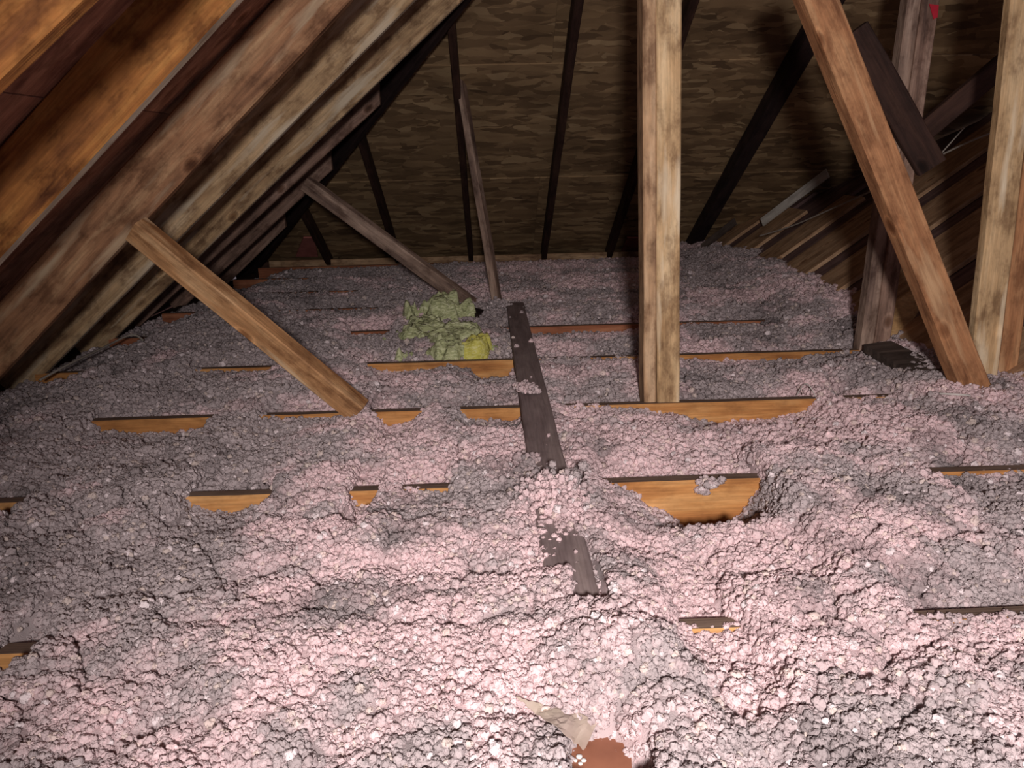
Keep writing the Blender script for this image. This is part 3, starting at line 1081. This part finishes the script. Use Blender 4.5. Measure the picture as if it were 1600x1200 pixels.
md = ins.modifiers.new('tufts', 'NODES')
md.node_group = ng

# ------------------------------------------------------------------ yellow batt
def fluff(name, cx, cy, cz, rx, ry, hh, mat, seed, n=110, parent=None):
    u = np.linspace(-1, 1, n)
    a, b = np.meshgrid(u, u)
    a, b = a.ravel(), b.ravel()
    X = cx + a * rx
    Y = cy + b * ry
    edge = 0.74 + 0.50 * (fbm(X * 10, Y * 10, 4, seed + 3) - .5) * 2
    r = np.sqrt(a ** 2 + b ** 2)
    fall = smooth((edge - r) / 0.30)
    wx_ = X + 0.05 * (fbm(X * 12, Y * 12, 3, seed + 5) - .5)
    ridge = 1 - np.abs(fbm(wx_ * 11 + Y * 4, Y * 16, 4, seed) - .5) * 4.4
    Z = cz - 0.07 + fall * (0.07 + hh * (0.35 + 0.85 * (fbm(X * 6, Y * 6, 3, seed + 9))) + 0.030 * ridge + 0.020 * (fbm(X * 55, Y * 55, 3, seed + 21) - .5) + 0.028 * (fbm(X * 26 - Y * 9, Y * 26, 3, seed + 27) - .5))
    v = np.c_[X - cx, Y - cy, Z - cz]
    f = []
    for j in range(n - 1):
        for i in range(n - 1):
            k = j * n + i
            if max(fall[k], fall[k + 1], fall[k + n], fall[k + n + 1]) > 0.01:
                f.append((k, k + 1, k + n + 1, k + n))
    me = bpy.data.meshes.new(name)
    me.from_pydata(v.tolist(), [], f)
    me.update()
    for p in me.polygons: p.use_smooth = True
    o = link(name, me, mat)
    o.location = (cx, cy, cz)
    if parent is not None:
        o.parent = parent
        o.location = Vector((cx, cy, cz)) - parent.location
    return o
xb0, xb1 = px_to_x(596, 3.2), px_to_x(770, 3.2)
bt = empty('yellow_insulation', ((xb0 + xb1) / 2, 3.3, 0))
tag(bt, 'torn yellow-green fibreglass batt lying between the joists left of the runner', 'insulation')
fluff('batt', (xb0 + xb1) / 2, 3.33, 0.0, (xb1 - xb0) / 2 * 1.35, 0.44, 0.045, 'yellow', 3, parent=bt)
fluff('torn_flap', px_to_x(690, 3.75), 3.74, 0.02, 0.24, 0.20, 0.10, 'yellow', 13, 60, parent=bt)
tf = fluff('bright_tuft', px_to_x(733, 3.08), 3.08, 0.025, 0.12, 0.09, 0.03, 'yellow_bright', 23, 40, parent=bt)
tf['label'] = 'bright yellow tuft'

# ------------------------------------------------------------------ foreground oddments
def onins(px, py, off=0.013):
    """where the view ray meets the insulation surface, raised by off"""
    d = ray(px, py)
    tt = np.linspace(0.5, 6.0, 2200)
    x_, y_, z_ = EYE.x + d.x * tt, EYE.y + d.y * tt, EYE.z + d.z * tt
    hh, _ = height(x_, y_)
    k_ = int(np.argmax(z_ < hh + off))
    return Vector((x_[k_], y_[k_], z_[k_]))
KZ = -0.012
o = slab('kraft_paper', [atz(858, 1260, KZ), atz(990, 1260, KZ), atz(985, 1150, KZ), atz(940, 1128, KZ), atz(868, 1142, KZ)], (0, 0, 1), 0.004, 'kraft')
tag(o, 'brown kraft paper patch showing through the insulation at the bottom edge', 'paper')
def blob(name, pts, mat, parent):
    for (px, py, r) in pts:
        bm = bmesh.new()
        bmesh.ops.create_icosphere(bm, subdivisions=2, radius=r)
        for v in bm.verts:
            v.co *= 1 + 0.25 * mnoise.noise(v.co * 300 + Vector((px, py, 0)))
            v.co.z *= 0.5
        for f in bm.faces: f.smooth = True
        me = bpy.data.meshes.new(name); bm.to_mesh(me); bm.free()
        q_ = link(name, me, mat)
        q_.location = atz(px, py, KZ + 0.001) - parent.location
        q_.parent = parent
blob('paint_fleck', [(905, 1182, 0.0042), (912, 1188, 0.0036), (899, 1188, 0.003), (907, 1193, 0.0032)], 'speck', o)

# torn plastic sheet next to it
def sheet(name, top, bot, mat, nu=22, nv_=7, amp=0.004, th=0.0012):
    """crumpled sheet between two lines, with both sides"""
    def along(pl, u):
        f = u * (len(pl) - 1)
        k = min(int(f), len(pl) - 2)
        return pl[k].lerp(pl[k + 1], f - k)
    c = sum(top + bot, Vector()) / (len(top) + len(bot))
    vv, ff = [], []
    for side in (0, 1):
        for j_ in range(nv_):
            for i_ in range(nu):
                p = along(top, i_ / (nu - 1)).lerp(along(bot, i_ / (nu - 1)), j_ / (nv_ - 1))
                n_ = mnoise.noise(p * 70) * amp + mnoise.noise(p * 220) * amp * 0.5
                vv.append(p - c + Vector((n_ * 0.6, n_ * 0.4, n_ - side * th)))
    m_ = nu * nv_
    for j_ in range(nv_ - 1):
        for i_ in range(nu - 1):
            k = j_ * nu + i_
            q4 = (k, k + 1, k + nu + 1, k + nu)
            ff.append(q4[::-1])
            ff.append(tuple(x + m_ for x in q4))
    rim = [i_ for i_ in range(nu)] + [j_ * nu + nu - 1 for j_ in range(1, nv_)] + [(nv_ - 1) * nu + i_ for i_ in range(nu - 2, -1, -1)] + [j_ * nu for j_ in range(nv_ - 2, 0, -1)]
    for a_, b_ in zip(rim, rim[1:] + rim[:1]):
        ff.append((a_, b_, b_ + m_, a_ + m_))
    me = bpy.data.meshes.new(name)
    me.from_pydata([tuple(v) for v in vv], [], ff)
    me.update()
    o = link(name, me, mat)
    o.location = c
    return o
o = sheet('plastic_scrap', [onins(806, 1088), onins(842, 1100), onins(898, 1112), onins(934, 1126)], [onins(809, 1092), onins(838, 1114), onins(876, 1140), onins(914, 1170)], 'plastic')
tag(o, 'milky torn plastic scrap above the brown paper at the bottom', 'plastic scrap')
# pale wire bits
def arc(px0, py0, px1, py1, hgt, z):
    a, b = onins(px0, py0, z), onins(px1, py1, z)
    return spline([a, a.lerp(b, 0.25) + Vector((0, 0, hgt * 0.8)), a.lerp(b, 0.55) + Vector((0, 0, hgt)), b])
o = tube('wire_loop', arc(1243, 622, 1276, 622, 0.045, 0.004), 0.0016, 'wire')
tag(o, 'thin pale wire loop sticking up from the insulation right of the centre post', 'wire')
o = tube('white_stick', [onins(1468, 615, 0.016), onins(1490, 616, 0.016), onins(1516, 618, 0.016)], 0.0032, 'wire')
tag(o, 'short white stick on the insulation left of the reddish brace foot', 'stick')
o = tube('white_stick', [onins(1586, 571, 0.02), onins(1600, 575, 0.02), onins(1612, 579, 0.02)], 0.004, 'wire')
tag(o, 'short white stick at the right edge beside the right post foot', 'stick')
